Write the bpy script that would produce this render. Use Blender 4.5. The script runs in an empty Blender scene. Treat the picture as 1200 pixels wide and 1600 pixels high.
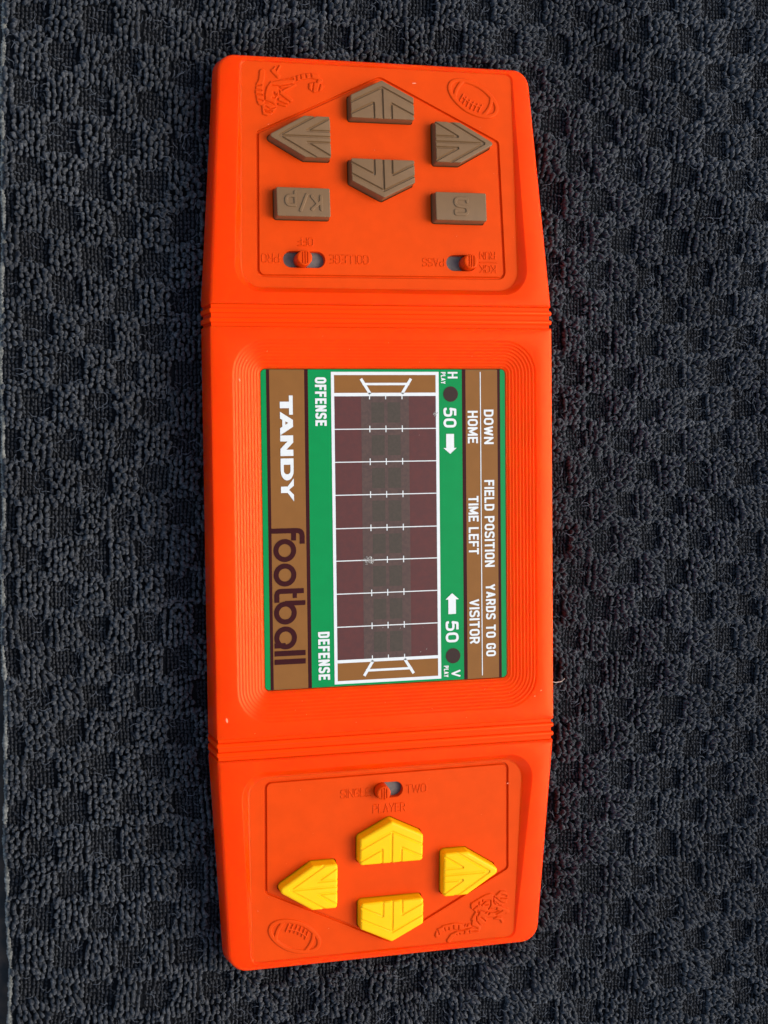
import bpy, bmesh, math, random
import numpy as np
from mathutils import Matrix, Vector
from mathutils.geometry import delaunay_2d_cdt
random.seed(7); rng = np.random.default_rng(11)
sc = bpy.context.scene
S = 0.00015          # one modelling unit = 0.15 mm
H = 100.0            # height of the game's top face above the towel

# ------------------------------------------------------------------ camera
cam_d = bpy.data.cameras.new('camera'); cam = bpy.data.objects.new('camera', cam_d)
sc.collection.objects.link(cam); sc.camera = cam
cam_d.sensor_fit = 'VERTICAL'; cam_d.sensor_height = 36; cam_d.lens = 36*2356.25/1600
cam_d.clip_start = 0.01; cam_d.clip_end = 50
def camrot(a, b, c):
    return Matrix.Rotation(c, 3, 'Z') @ Matrix.Rotation(b, 3, 'Y') @ Matrix.Rotation(a, 3, 'X')
Rm = camrot(0.0551, 0.2662, 0.0253).transposed()
cam.matrix_world = Matrix.Translation(Vector((-637.2, 155.9, 2308.8+H))*S) @ Rm.to_4x4()
sc.render.resolution_x = 768; sc.render.resolution_y = 1024

# ------------------------------------------------------------------ light
SUN_EL, SUN_AZ = math.radians(48), math.radians(-5)      # azimuth measured from +x towards +y
w = bpy.data.worlds.new("World"); sc.world = w; w.use_nodes = True
nt = w.node_tree; bg = nt.nodes['Background']
sky = nt.nodes.new('ShaderNodeTexSky'); sky.sky_type = 'NISHITA'; sky.sun_disc = False
sky.sun_elevation = SUN_EL; sky.sun_rotation = math.pi/2 - SUN_AZ
sky.air_density = 1.0; sky.dust_density = 3.0; sky.ozone_density = 1.0
nt.links.new(sky.outputs[0], bg.inputs[0]); bg.inputs[1].default_value = 0.15
sl = bpy.data.lights.new('sun', 'SUN'); sl.energy = 0.75; sl.angle = math.radians(42); sl.color = (1, .95, .87)
so = bpy.data.objects.new('sun', sl); sc.collection.objects.link(so)
sd = Vector((math.cos(SUN_EL)*math.cos(SUN_AZ), math.cos(SUN_EL)*math.sin(SUN_AZ), math.sin(SUN_EL)))
so.rotation_euler = sd.to_track_quat('Z', 'Y').to_euler(); so.location = sd*2
sc.view_settings.view_transform = 'Standard'; sc.view_settings.look = 'None'
sc.view_settings.gamma = 1; sc.view_settings.exposure = 0.88
sc.render.engine = 'CYCLES'

# ------------------------------------------------------------------ materials
def mat(name, col, rough=.4, spec=.5, noise=0.0, nscale=900, bump=0.0, bscale=5000, coat=0, col2=None, sheen=0, rvar=0, metallic=0, sss=0, stint=(1, 1, 1)):
    m = bpy.data.materials.new(name); m.use_nodes = True
    t = m.node_tree; b = t.nodes['Principled BSDF']
    b.inputs['Base Color'].default_value = (*col, 1); b.inputs['Roughness'].default_value = rough
    b.inputs['Specular IOR Level'].default_value = spec; b.inputs['Coat Weight'].default_value = coat
    b.inputs['Specular Tint'].default_value = (*stint, 1); b.inputs['Coat Roughness'].default_value = .12; b.inputs['Metallic'].default_value = metallic
    if sss:
        b.inputs['Subsurface Weight'].default_value = sss; b.inputs['Subsurface Radius'].default_value = (1, .08, .02); b.inputs['Subsurface Scale'].default_value = .005
    if sheen:
        b.inputs['Sheen Weight'].default_value = sheen; b.inputs['Sheen Roughness'].default_value = .5
    tc = t.nodes.new('ShaderNodeTexCoord')
    if noise or col2:
        n = t.nodes.new('ShaderNodeTexNoise'); n.inputs['Scale'].default_value = nscale; n.inputs['Detail'].default_value = 4
        t.links.new(tc.outputs['Object'], n.inputs['Vector'])
        mx = t.nodes.new('ShaderNodeMix'); mx.data_type = 'RGBA'
        c2 = col2 or tuple(c*(1-noise) for c in col)
        mx.inputs['A'].default_value = (*col, 1); mx.inputs['B'].default_value = (*c2, 1)
        mr = t.nodes.new('ShaderNodeMapRange'); mr.inputs['From Min'].default_value = .35; mr.inputs['From Max'].default_value = .65
        t.links.new(n.outputs['Fac'], mr.inputs['Value']); t.links.new(mr.outputs[0], mx.inputs['Factor'])
        t.links.new(mx.outputs['Result'], b.inputs['Base Color'])
    if rvar:
        n = t.nodes.new('ShaderNodeTexNoise'); n.inputs['Scale'].default_value = 60; n.inputs['Detail'].default_value = 6
        t.links.new(tc.outputs['Object'], n.inputs['Vector'])
        mr = t.nodes.new('ShaderNodeMapRange'); mr.inputs['From Min'].default_value = .3; mr.inputs['From Max'].default_value = .7
        mr.inputs['To Min'].default_value = rough-rvar; mr.inputs['To Max'].default_value = rough+rvar
        t.links.new(n.outputs['Fac'], mr.inputs['Value']); t.links.new(mr.outputs[0], b.inputs['Roughness'])
    if bump:
        n = t.nodes.new('ShaderNodeTexNoise'); n.inputs['Scale'].default_value = bscale; n.inputs['Detail'].default_value = 3
        t.links.new(tc.outputs['Object'], n.inputs['Vector'])
        bp = t.nodes.new('ShaderNodeBump'); bp.inputs['Strength'].default_value = bump; bp.inputs['Distance'].default_value = .00005
        t.links.new(n.outputs['Fac'], bp.inputs['Height']); t.links.new(bp.outputs[0], b.inputs['Normal'])
    return m
M = dict(
 orange=mat('orange_plastic', (.90, .044, .0002), .18, .24, noise=.10, nscale=90, bump=.12, bscale=6000, rvar=.07, sss=.85, stint=(1, .6, .22)),
 panel=mat('orange_textured_plastic', (.66, .049, .001), .36, .14, noise=.06, nscale=260, bump=.35, bscale=5200, rvar=.06, stint=(1, .75, .4)),
 rib=mat('orange_plastic_ribs', (.92, .044, .0002), .2, .18, noise=.05, nscale=150, bump=.12, bscale=6000, stint=(1, .6, .22)),
 brown=mat('brown_plastic', (.172, .093, .037), .34, .25, noise=.08, nscale=500, bump=.15, bscale=5000, rvar=.08),
 yellow=mat('yellow_plastic', (.97, .475, .001), .33, .14, noise=.04, nscale=300, bump=.08, bscale=4000, rvar=.05),
 grey=mat('grey_switch_plate', (.115, .095, .075), .5, .5, noise=.25, nscale=1500),
 green=mat('green_print', (.001, .215, .050), .14, .11, noise=.05, nscale=300),
 tan=mat('brown_print', (.215, .088, .020), .14, .11, noise=.06, nscale=300),
 dark=mat('dark_maroon_print', (.034, .005, .005), .12, .1),
 white=mat('white_print', (.62, .63, .57), .25, .25, noise=.04, nscale=900),
 maroon=mat('maroon_display_filter', (.092, .028, .022), .10, .2, col2=(.078, .027, .022), nscale=900),
 led=mat('display_led_backing', (.088, .053, .040), .12, .15, col2=(.070, .044, .035), nscale=1200),
 ledblock=mat('display_led_block', (.054, .043, .030), .12, .15, col2=(.064, .048, .034), nscale=1500),
 lamp=mat('display_lamp_window', (.032, .017, .013), .2, .12),
 scuff=mat('scuffed_plastic', (.9, .24, .12), .6, .4),
 haze=mat('worn_print', (.34, .31, .26), .6, .4, noise=.5, nscale=6000),
 hem=mat('pale_hem_yarn', (.20, .20, .17), .9, .2, col2=(.04, .045, .042), nscale=1300, sheen=.3),
 hair=mat('pale_hair', (.45, .36, .27), .5, .4),
 table=mat('brown_bedding', (.07, .052, .038), .9, .2, col2=(.03, .03, .027), nscale=300, bump=1, bscale=2500),
)
def towel_mat(name, c1, c2, c3, rough=.92):
    m = bpy.data.materials.new(name); m.use_nodes = True; t = m.node_tree; b = t.nodes['Principled BSDF']
    b.inputs['Roughness'].default_value = rough; b.inputs['Specular IOR Level'].default_value = .2
    b.inputs['Sheen Weight'].default_value = .10; b.inputs['Sheen Roughness'].default_value = .45
    b.inputs['Sheen Tint'].default_value = (.62, .75, .85, 1)
    tc = t.nodes.new('ShaderNodeTexCoord')
    n1 = t.nodes.new('ShaderNodeTexNoise'); n1.inputs['Scale'].default_value = 900; n1.inputs['Detail'].default_value = 5
    n2 = t.nodes.new('ShaderNodeTexNoise'); n2.inputs['Scale'].default_value = 26; n2.inputs['Detail'].default_value = 2
    n3 = t.nodes.new('ShaderNodeTexNoise'); n3.inputs['Scale'].default_value = 9000; n3.inputs['Detail'].default_value = 3
    for n in (n1, n2, n3): t.links.new(tc.outputs['Object'], n.inputs['Vector'])
    def mr(src):
        r = t.nodes.new('ShaderNodeMapRange'); r.inputs['From Min'].default_value = .35; r.inputs['From Max'].default_value = .65
        t.links.new(src, r.inputs['Value']); return r.outputs[0]
    a = t.nodes.new('ShaderNodeMix'); a.data_type = 'RGBA'; a.inputs['A'].default_value = (*c1, 1); a.inputs['B'].default_value = (*c2, 1)
    t.links.new(mr(n1.outputs['Fac']), a.inputs['Factor'])
    c = t.nodes.new('ShaderNodeMix'); c.data_type = 'RGBA'; c.inputs['B'].default_value = (*c3, 1)
    t.links.new(a.outputs['Result'], c.inputs['A'])
    k = t.nodes.new('ShaderNodeMath'); k.operation = 'MULTIPLY'; k.inputs[1].default_value = .5
    t.links.new(mr(n2.outputs['Fac']), k.inputs[0]); t.links.new(k.outputs[0], c.inputs['Factor'])
    t.links.new(c.outputs['Result'], b.inputs['Base Color'])
    bp = t.nodes.new('ShaderNodeBump'); bp.inputs['Strength'].default_value = 1; bp.inputs['Distance'].default_value = .00025
    t.links.new(n3.outputs['Fac'], bp.inputs['Height']); t.links.new(bp.outputs[0], b.inputs['Normal'])
    return m
M['pile'] = towel_mat('charcoal_terry_loops', (.020, .022, .025), (.122, .127, .130), (.024, .024, .025))
M['weave'] = towel_mat('charcoal_flat_weave_shaded', (.015, .016, .017), (.048, .050, .052), (.020, .018, .018))  # same yarn as the loops, darkened to paint shade into the sunken squares
M['ground'] = towel_mat('charcoal_backing', (.006, .007, .009), (.009, .010, .012), (.006, .006, .006))
M['fuzz'] = mat('lint_fibre', (.09, .10, .11), .8, .3)

# ------------------------------------------------------------------ object helpers
def link(name, verts, faces, m, parent=None, smooth=True, ang=28, raw=False, **props):
    me = bpy.data.meshes.new(name)
    v = np.asarray(verts, dtype=float).copy()
    if not raw: v[:, 2] += H
    me.from_pydata((v*S).tolist(), [], faces)
    me.validate()
    bm = bmesh.new(); bm.from_mesh(me); bmesh.ops.remove_doubles(bm, verts=bm.verts, dist=1e-8)
    bmesh.ops.recalc_face_normals(bm, faces=bm.faces) if props.pop('recalc', False) else None
    bm.to_mesh(me); bm.free()
    if smooth:
        me.polygons.foreach_set('use_smooth', [True]*len(me.polygons)); me.set_sharp_from_angle(angle=math.radians(ang))
    me.materials.append(m)
    o = bpy.data.objects.new(name, me); sc.collection.objects.link(o); o.parent = parent
    for k, x in props.items(): o[k] = x
    return o
def empty(name, loc=(0, 0, 0), **props):
    o = bpy.data.objects.new(name, None); sc.collection.objects.link(o); o.location = loc; o.empty_display_size = .01
    for k, x in props.items(): o[k] = x
    return o

# ------------------------------------------------------------------ outline helpers
def rloop(cs, inset=0.0, n=8, rmin=.25):
    """rounded polygon, corners (x, y, r) counter-clockwise, moved inward by inset"""
    P = [Vector(c[:2]) for c in cs]; N = len(P); out = []
    for i in range(N):
        a, b, c = P[i-1], P[i], P[(i+1) % N]
        d1 = (b-a).normalized(); d2 = (c-b).normalized()
        n1 = Vector((-d1.y, d1.x)); n2 = Vector((-d2.y, d2.x))
        k = 1+n1.dot(n2); q = b+(n1+n2)*(inset/k)
        r = max(cs[i][2]-inset, rmin)
        th = math.acos(max(-1, min(1, d1.dot(d2)))); tl = r*math.tan(th/2)
        p0 = q-d1*tl; cen = p0+n1*r
        a0 = math.atan2(-n1.y, -n1.x)
        for j in range(n+1):
            t = a0+th*j/n; out.append((cen.x+r*math.cos(t), cen.y+r*math.sin(t)))
    return out
def circle(cx, cy, r, n=32): return [(cx+r*math.cos(2*math.pi*i/n), cy+r*math.sin(2*math.pi*i/n)) for i in range(n)]
def inside(px, py, poly):
    x = np.array([p[0] for p in poly]); y = np.array([p[1] for p in poly]); x2 = np.roll(x, -1); y2 = np.roll(y, -1)
    px = np.asarray(px)[:, None]; py = np.asarray(py)[:, None]
    c = ((y > py) != (y2 > py)) & (px < (x2-x)*(py-y)/((y2-y)+1e-12)+x)
    return c.sum(1) % 2 == 1
def segdist(px, py, segs):
    px = np.asarray(px, float); py = np.asarray(py, float); d = np.full(px.shape, 1e9)
    for (x0, y0), (x1, y1) in segs:
        dx, dy = x1-x0, y1-y0; L = dx*dx+dy*dy+1e-12
        t = np.clip(((px-x0)*dx+(py-y0)*dy)/L, 0, 1)
        d = np.minimum(d, np.hypot(px-x0-t*dx, py-y0-t*dy))
    return d
def loopsegs(l): return [(l[i], l[(i+1) % len(l)]) for i in range(len(l))]
def cdt(loops, keep, segs=()):
    V, E = [], []
    for l in loops:
        b = len(V); V += [Vector(p) for p in l]; E += [(b+i, b+(i+1) % len(l)) for i in range(len(l))]
    for a, c in segs:
        b = len(V); V += [Vector(a), Vector(c)]; E.append((b, b+1))
    vo, _, fo, _, _, _ = delaunay_2d_cdt(V, E, [], 0, 1e-4)
    vx = np.array([v[:] for v in vo]); F = np.array([f for f in fo])
    c = vx[F].mean(1); k = keep(c[:, 0], c[:, 1])
    F = F[k]
    # drop slivers, wind upward
    a, b, d = vx[F[:, 0]], vx[F[:, 1]], vx[F[:, 2]]
    ar = (b[:, 0]-a[:, 0])*(d[:, 1]-a[:, 1])-(b[:, 1]-a[:, 1])*(d[:, 0]-a[:, 0])
    F[ar < 0] = F[ar < 0][:, ::-1]
    return vx, F[np.abs(ar) > 1e-7].tolist()
class MB:
    def __init__(s): s.v = []; s.f = []
    def loop(s, pts): b = len(s.v); s.v += [tuple(p) for p in pts]; return list(range(b, b+len(pts)))
    def bridge(s, a, b):
        n = len(a)
        for i in range(n): j = (i+1) % n; s.f.append((a[i], a[j], b[j], b[i]))
    def add(s, V, F): b = len(s.v); s.v += [tuple(p) for p in V]; s.f += [tuple(i+b for i in f) for f in F]
SL = .09; HY = 354.0
def place(sec, x, y, z):
    """end sections slope down away from the middle"""
    if sec == 0: return (x, y, z)
    u = sec*y-HY
    return (x, sec*(HY+u+SL*z), z-SL*u)
FLOOR = {1: lambda y: -12.5+10.5*(y-384)/348, -1: lambda y: -12.5+10*(-y-388)/304, 0: lambda y: 0*y}

# ------------------------------------------------------------------ the game
game = empty('handheld_game', label='orange handheld electronic football game with brown and yellow arrow buttons lying on the dark towel', category='electronic game')
NS = 10
# middle shell: wall, top face and stepped frame down to the display
def zl(pts, z): return [(x, y, z) for x, y in pts]
mb = MB(); OM = [(-280, -321, 2), (280, -321, 2), (280, 321, 2), (-280, 321, 2)]
prev = mb.loop(zl([(x-math.copysign(1.5, x), y) for x, y in rloop(OM, 0, NS)], -89))
l = mb.loop(zl([(x+math.copysign(4, x), y) for x, y in rloop(OM, 0, NS)], -62)); mb.bridge(prev, l); prev = l
for ins, z in ((0.2, -3), (.5, -1.2), (1.3, -.3), (2.4, 0)):
    l = mb.loop(zl(rloop(OM, ins, NS), z)); mb.bridge(prev, l); prev = l
steps = 9
def bez(t):   # t 0 = display edge, 1 = outermost step
    return [(-200.7-46*t, -250-49*t, 8+46*t), (204.7+48*t, -250-49*t, 8+46*t), (204.7+48*t, 256+45.5*t, 8+46*t), (-200.7-46*t, 256+45.5*t, 8+46*t)]
for k in range(steps):
    t0 = 1-k/steps; z0 = -1.45*k
    for dt, dz in ((.0, 0), (-.015, -.10), (-.040, -.75), (-.060, -1.15), (-.078, -1.45), (-.095, -1.50), (-.110, -1.42)):
        l = mb.loop(zl(rloop(bez(t0+dt), 0, NS), z0+dz)); mb.bridge(prev, l); prev = l
l = mb.loop(zl(rloop(bez(0), 0, NS), -1.45*steps)); mb.bridge(prev, l); prev = l
l = mb.loop(zl(rloop(bez(0), 0, NS), -19)); mb.bridge(prev, l)
link('middle_shell', mb.v, mb.f, M['orange'], game, ang=22)

# end shells
SEC = {
 1: dict(O=[(280, 354.5, 2), (254.5, 743, 28), (-254.5, 743, 28), (-280, 354.5, 2)],
         R=[(242, 373.5, 42), (226.5, 735.5, 12), (-221.5, 735.5, 12), (-241.5, 373.5, 42)],
         F=[(226.5, 383.5, 32), (224.5, 733, 10), (-218.5, 733, 10), (-227, 383.5, 32)],
         house=[(207.5, 401, 13), (202, 625, 9), (3, 721, 15), (-198.5, 625, 9), (-203.5, 398.5, 13)]),
 -1: dict(O=[(-280, -354.5, 2), (-261.5, -703, 33), (261.5, -703, 30), (280, -354.5, 2)],
         R=[(-243.5, -375.5, 42), (-226.5, -691.5, 13), (221, -691.5, 13), (248.5, -375, 42)],
         F=[(-227.5, -389, 30), (-224, -689, 11), (218.5, -689, 11), (230, -388, 32)],
         house=[(-204, -394, 13), (-204, -577.5, 9), (4, -679.5, 15), (209, -573, 9), (206.5, -390.5, 13)]),
}
def house_outline(w, h, s, r, ra): return [(-w/2, 0, r), (w/2, 0, r), (w/2, s, r*.8), (0, h, ra), (-w/2, s, r*.8)]
RECT = [(-42.5, -22.5, 2.2), (42.5, -22.5, 2.2), (42.5, 22.5, 2.2), (-42.5, 22.5, 2.2)]
BU, BL_, YU, YL = house_outline(103, 61, 35.5, 2.2, 3), house_outline(65, 99, 41, 2.2, 3.5), house_outline(106, 70, 43.5, 5.5, 6), house_outline(74, 99, 41, 5.5, 7)
HOLES = {1: [(BU, 1.8, 647.5, 0), (BU, 0, 583.5, math.pi), (BL_, -84, 614.5, math.pi/2), (BL_, 88, 615, -math.pi/2), (RECT, -129.8, 512.5, 0), (RECT, 127.6, 513, 0)],
         -1: [(YU, 1, -538.5, 0), (YU, 3, -601.5, math.pi), (YL, -88, -568.5, math.pi/2), (YL, 89.5, -567, -math.pi/2)]}
SLOT = {1: [(-161.2, 414.2, -92.8, 440.8), (105.8, 413.6, 157.5, 440.2)], -1: [(-24.8, -437, 25.2, -410.2)]}
def slot_loop(b, ins=0):
    x0, y0, x1, y1 = b; r = (y1-y0)/2-.01
    return rloop([(x0, y0, r), (x1, y0, r), (x1, y1, r), (x0, y1, r)], ins, 10)
def pl(sec, pts, zf): return [place(sec, x, y, zf(y) if callable(zf) else zf) for x, y in pts]
for sec in (1, -1):
    d = SEC[sec]; O = d['O']; mb = MB(); fl = FLOOR[sec]
    b0 = [place(sec, x, y, 0) for x, y in rloop(O, 0, NS)]
    prev = mb.loop([(x*.995, y, -89) for x, y, z in b0])
    l = mb.loop([(x*1.0145, y, -62) for x, y, z in b0]); mb.bridge(prev, l); prev = l
    for ins, z in ((0.1, -6.5), (.6, -3.9), (1.7, -1.8), (3.4, -.5), (5.2, 0)):
        l = mb.loop(pl(sec, rloop(O, ins, NS), z)); mb.bridge(prev, l); prev = l
    R_ = rloop(d['R'], 0, NS); F_ = rloop(d['F'], 0, NS)
    R1 = rloop(d['R'], -1.2, NS)
    l = mb.loop(pl(sec, R1, 0)); mb.bridge(prev, l); prev = l
    for t, e in ((0, -.0), (.07, .05), (.16, .16), (.5, .55), (.82, .9), (.93, .985), (1, 1)):
        pts = [(a[0]*(1-t)+b[0]*t, a[1]*(1-t)+b[1]*t) for a, b in zip(R_, F_)]
        l = mb.loop([place(sec, p[0], p[1], fl(p[1])*e) for p in pts]); mb.bridge(prev, l); prev = l
    link('end_shell', mb.v, mb.f, M['orange'], game, ang=26)
    # textured floor of the recess, with the moulded house-shaped groove and slots
    mb = MB()
    hs = d['house']; ho = rloop(hs, 0, NS); hi = rloop(hs, 5.4, NS)
    V, F = cdt([F_, ho], lambda x, y: inside(x, y, F_) & ~inside(x, y, ho))
    mb.add([place(sec, x, y, fl(y)) for x, y in V], F)
    prev = None
    for ins, z in ((0, 0), (.4, -.2), (.9, -1.6), (1.4, -3.2), (2.0, -3.7), (3.4, -3.7), (4.0, -3.2), (4.5, -1.6), (5.0, -.2), (5.4, 0)):
        l = mb.loop(pl(sec, rloop(hs, ins, NS), lambda y: fl(y)+z))
        if prev: mb.bridge(prev, l)
        prev = l
    sl_ = [slot_loop(b) for b in SLOT[sec]]
    for ol, bx, by, rz in HOLES[sec]:
        c_, s_r = math.cos(rz), math.sin(rz)
        hole = lambda i: [(bx+x*c_-y*s_r, by+x*s_r+y*c_) for x, y in rloop(ol, -(2.4-i), 6)]
        sl_.append(hole(0)); prev = None
        for ins, z in ((0, 0), (.25, -.2), (.45, -.8), (.5, -9)):
            l = mb.loop(pl(sec, hole(ins), lambda y: fl(y)+z))
            if prev: mb.bridge(prev, l)
            prev = l
    def keep(x, y):
        k = inside(x, y, hi)
        for s in sl_: k &= ~inside(x, y, s)
        return k
    V, F = cdt([hi]+sl_, keep); mb.add([place(sec, x, y, fl(y)) for x, y in V], F)
    for b in SLOT[sec]:
        prev = None
        for ins, z in ((0, 0), (.5, -.3), (.8, -1), (.9, -11)):
            l = mb.loop(pl(sec, slot_loop(b, ins), lambda y: fl(y)+z))
            if prev: mb.bridge(prev, l)
            prev = l
    link('control_panel', mb.v, mb.f, M['panel'], game, ang=26)
# ribs and the core between the three sections
for s in (1, -1):
    for y0, y1, dz in ((326.6, 334.2, -.4), (341.2, 348.8, -1.0)):
        mb = MB(); ya, yb = (y0, y1) if s > 0 else (-y1, -y0); RB = [(-280.6, ya, 3), (280.6, ya, 3), (280.6, yb, 3), (-280.6, yb, 3)]
        prev = mb.loop(zl(rloop(RB, 0, 6), -89))
        l = mb.loop(zl([(x+math.copysign(4, x), y) for x, y in rloop(RB, 0, 6)], -62)); mb.bridge(prev, l); prev = l
        for ins, z in ((0, -2.6), (.5, -1.2), (1.5, -.4), (2.8, 0)):
            l = mb.loop(zl(rloop(RB, ins, 6), z+dz)); mb.bridge(prev, l); prev = l
        mb.f.append(tuple(prev)); link('rib', mb.v, mb.f, M['rib'], game)
mb = MB(); CO = [(-276.2, -362, 1), (276.2, -362, 1), (276.2, 362, 1), (-276.2, 362, 1)]
a = mb.loop(zl(rloop(CO, 0, 2), -92)); b = mb.loop(zl(rloop(CO, 0, 2), -20)); mb.bridge(a, b)
link('body_core', mb.v, mb.f, M['orange'], game)
for s in (1, -1):                                                   # groove floors
    ya, yb = (320, 356) if s > 0 else (-356, -320); mb = MB(); RB = [(-277, ya, 1), (277, ya, 1), (277, yb, 1), (-277, yb, 1)]
    a = mb.loop(zl(rloop(RB, 0, 2), -88)); b = mb.loop(zl(rloop(RB, 0, 2), -5.4)); mb.bridge(a, b); mb.f.append(tuple(b))
    link('groove_floor', mb.v, mb.f, M['rib'], game)
# lower shell
mb = MB(); BO = [(-274, -354, 2), (-256, -695, 26), (256, -695, 26), (274, -354, 2), (274, 354, 2), (249, 736, 22), (-249, 736, 22), (-274, 354, 2)]
BO = [(x, y, r) for x, y, r in BO]
a = mb.loop(zl(rloop(BO, 3, 6), -108)); b = mb.loop(zl(rloop(BO, 0, 6), -103)); c = mb.loop(zl(rloop(BO, 0, 6), -88.5))
mb.bridge(a, b); mb.bridge(b, c); mb.f.append(tuple(a[::-1])); mb.f.append(tuple(c)); link('lower_shell', mb.v, mb.f, M['orange'], game)

# ------------------------------------------------------------------ buttons
def cap_mesh(name, outline, h, ro, draft, grooves=(), g=2.2, depth=1.8, m=None, n=6):
    """cap with rounded top edge and V grooves, local coordinates, base at z = 0"""
    L0 = rloop(outline, 0, n); loops = [L0]
    ins = [ro*k for k in (.08, .22, .45, .72, 1.0)]
    loops += [rloop(outline, i, n) for i in ins]
    segs = []
    for (x0, y0), (x1, y1) in grooves:
        dx, dy = x1-x0, y1-y0; L = math.hypot(dx, dy); nx, ny = -dy/L, dx/L
        for k in (-.5, -.18, .18, .5): segs.append(((x0+nx*g*k, y0+ny*g*k), (x1+nx*g*k, y1+ny*g*k)))
    V, F = cdt(loops, lambda x, y: inside(x, y, L0), segs)
    d = np.minimum(segdist(V[:, 0], V[:, 1], loopsegs(L0)), ro); d[~inside(V[:, 0], V[:, 1], L0) & (d > 1e-3)] = 0
    z = h-ro+np.sqrt(np.maximum(ro*ro-(ro-d)**2, 0))
    if grooves:
        gd = segdist(V[:, 0], V[:, 1], grooves)
        z -= depth*np.clip((g*.5-gd)/(g*.36), 0, 1)
    mb = MB(); mb.add(np.column_stack([V, z]), F)
    z0 = h-ro
    # wall: follows the top's boundary height so that grooves run out at the edge
    L0a = np.array(L0)
    a = mb.loop([(x, y, -8) for x, y in rloop(outline, -draft, n)]); b = mb.loop([(x, y, z0-depth if grooves else z0) for x, y in L0a])
    mb.bridge(a, b)
    used = np.unique(np.array(F)); bd = [i for i in used if segdist([V[i, 0]], [V[i, 1]], loopsegs(L0))[0] < 1e-3]
    per = np.array([math.atan2(V[i, 1]-L0a[:, 1].mean(), V[i, 0]-L0a[:, 0].mean()) for i in bd]); bd = [bd[i] for i in np.argsort(per)]
    zt = [(V[i, 0], V[i, 1], z[i]) for i in bd]; zb = [(V[i, 0], V[i, 1], z0-depth if grooves else z0) for i in bd]
    t = mb.loop(zt); q = mb.loop(zb); mb.bridge(q, t)
    me_o = link(name, mb.v, mb.f, m, None, ang=32, raw=True)
    return me_o
def house_outline(w, h, s, r, ra): return [(-w/2, 0, r), (w/2, 0, r), (w/2, s, r*.8), (0, h, ra), (-w/2, s, r*.8)]
def house_grooves(w, h, s, a, b, xl):
    m = (h-s)/(w/2); e = w/2+3; G = [((0, h-a), (e, h-a-m*e)), ((0, h-a), (-e, h-a-m*e)), ((0, h-a), (0, -3))]
    for k in (1, -1):
        G += [((k*xl, h-b-m*xl), (k*e, h-b-m*e)), ((k*xl, h-b-m*xl), (k*xl, -3))]
    return G
def put(o, sec, x, y, rz, zoff=0):
    px, py, pz = place(sec, x, y, float(FLOOR[sec](y))+zoff)
    o.parent = game; o.location = Vector((px, py, pz+H))*S
    o.rotation_mode = 'XYZ'
    o.matrix_local = Matrix.Translation(Vector((px, py, pz+H))*S) @ Matrix.Rotation(-SL*sec if sec else 0, 4, 'X') @ Matrix.Rotation(rz, 4, 'Z')
def dup(o):
    c = o.copy(); sc.collection.objects.link(c); return c
BH = 20
ua = cap_mesh('arrow_button', house_outline(103, 61, 35.5, 2.2, 3), BH, 1.3, 1.4, house_grooves(103, 61, 35.5, 11, 29, 14.5), 4.2, 2.8, M['brown'])
put(ua, 1, 1.8, 647.5, 0)
ub = dup(ua); put(ub, 1, 0, 583.5, math.pi)
la = cap_mesh('arrow_button', house_outline(65, 99, 41, 2.2, 3.5), BH, 1.3, 1.4, house_grooves(65, 99, 41, 17, 45, 9), 4.2, 2.8, M['brown'])
put(la, 1, -84, 614.5, math.pi/2)
lb = dup(la); put(lb, 1, 88, 615, -math.pi/2)
ya = cap_mesh('arrow_button', house_outline(106, 70, 43.5, 5.5, 6), BH, 4.2, .8, house_grooves(106, 70, 43.5, 17, 37, 16), 4.8, 2.0, M['yellow'])
put(ya, -1, 1, -538.5, 0)
yb = dup(ya); put(yb, -1, 3, -601.5, math.pi)
yl = cap_mesh('arrow_button', house_outline(74, 99, 41, 5.5, 7), BH, 4.2, .8, house_grooves(74, 99, 41, 20, 49, 10.5), 4.8, 2.0, M['yellow'])
put(yl, -1, -88, -568.5, math.pi/2)
yr = dup(yl); put(yr, -1, 89.5, -567, -math.pi/2)
for o, l in ((ua, 'brown arrow button pointing to the top end'), (ub, 'brown arrow button pointing to the display'), (la, 'brown arrow button pointing left'), (lb, 'brown arrow button pointing right'),
             (ya, 'yellow arrow button pointing to the display'), (yb, 'yellow arrow button pointing to the bottom end'), (yl, 'yellow arrow button pointing left'), (yr, 'yellow arrow button pointing right')): o['label'] = l
ka = cap_mesh('letter_button', [(-42.5, -22.5, 2.2), (42.5, -22.5, 2.2), (42.5, 22.5, 2.2), (-42.5, 22.5, 2.2)], BH, 1.3, 1.4, (), m=M['brown'])
put(ka, 1, -129.8, 512.5, 0); kb = dup(ka); put(kb, 1, 127.6, 513, 0)
ka['label'] = 'brown rectangular button with raised K/p'; kb['label'] = 'brown rectangular button with raised S'
# slide switches
for sec, b, kx, ky, kr, lab in ((1, SLOT[1][0], -129.5, 427.5, 12.2, 'orange slide switch knob set in the middle under OFF'), (1, SLOT[1][1], 143.2, 427, 12.0, 'orange slide switch knob set beside RUN'), (-1, SLOT[-1][0], -11.5, -423.6, 11.6, 'orange slide switch knob between SINGLE and TWO')):
    p = pl(sec, slot_loop(b, -2), lambda y: FLOOR[sec](y)-10)
    link('switch_plate', p, [tuple(range(len(p)))], M['grey'], game, smooth=False)
    k = cap_mesh('slide_knob', [(-kr, -kr, kr-.01), (kr, -kr, kr-.01), (kr, kr, kr-.01), (-kr, kr, kr-.01)], 27, 2.6, .9,
                 [((-4, -kr+4), (-4, kr-4)), ((0, -kr+3), (0, kr-3)), ((4, -kr+4), (4, kr-4))], 2.4, 1.9, M['panel'], n=8)
    put(k, sec, kx, ky, random.uniform(-.05, .05), -10); k['label'] = lab

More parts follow.
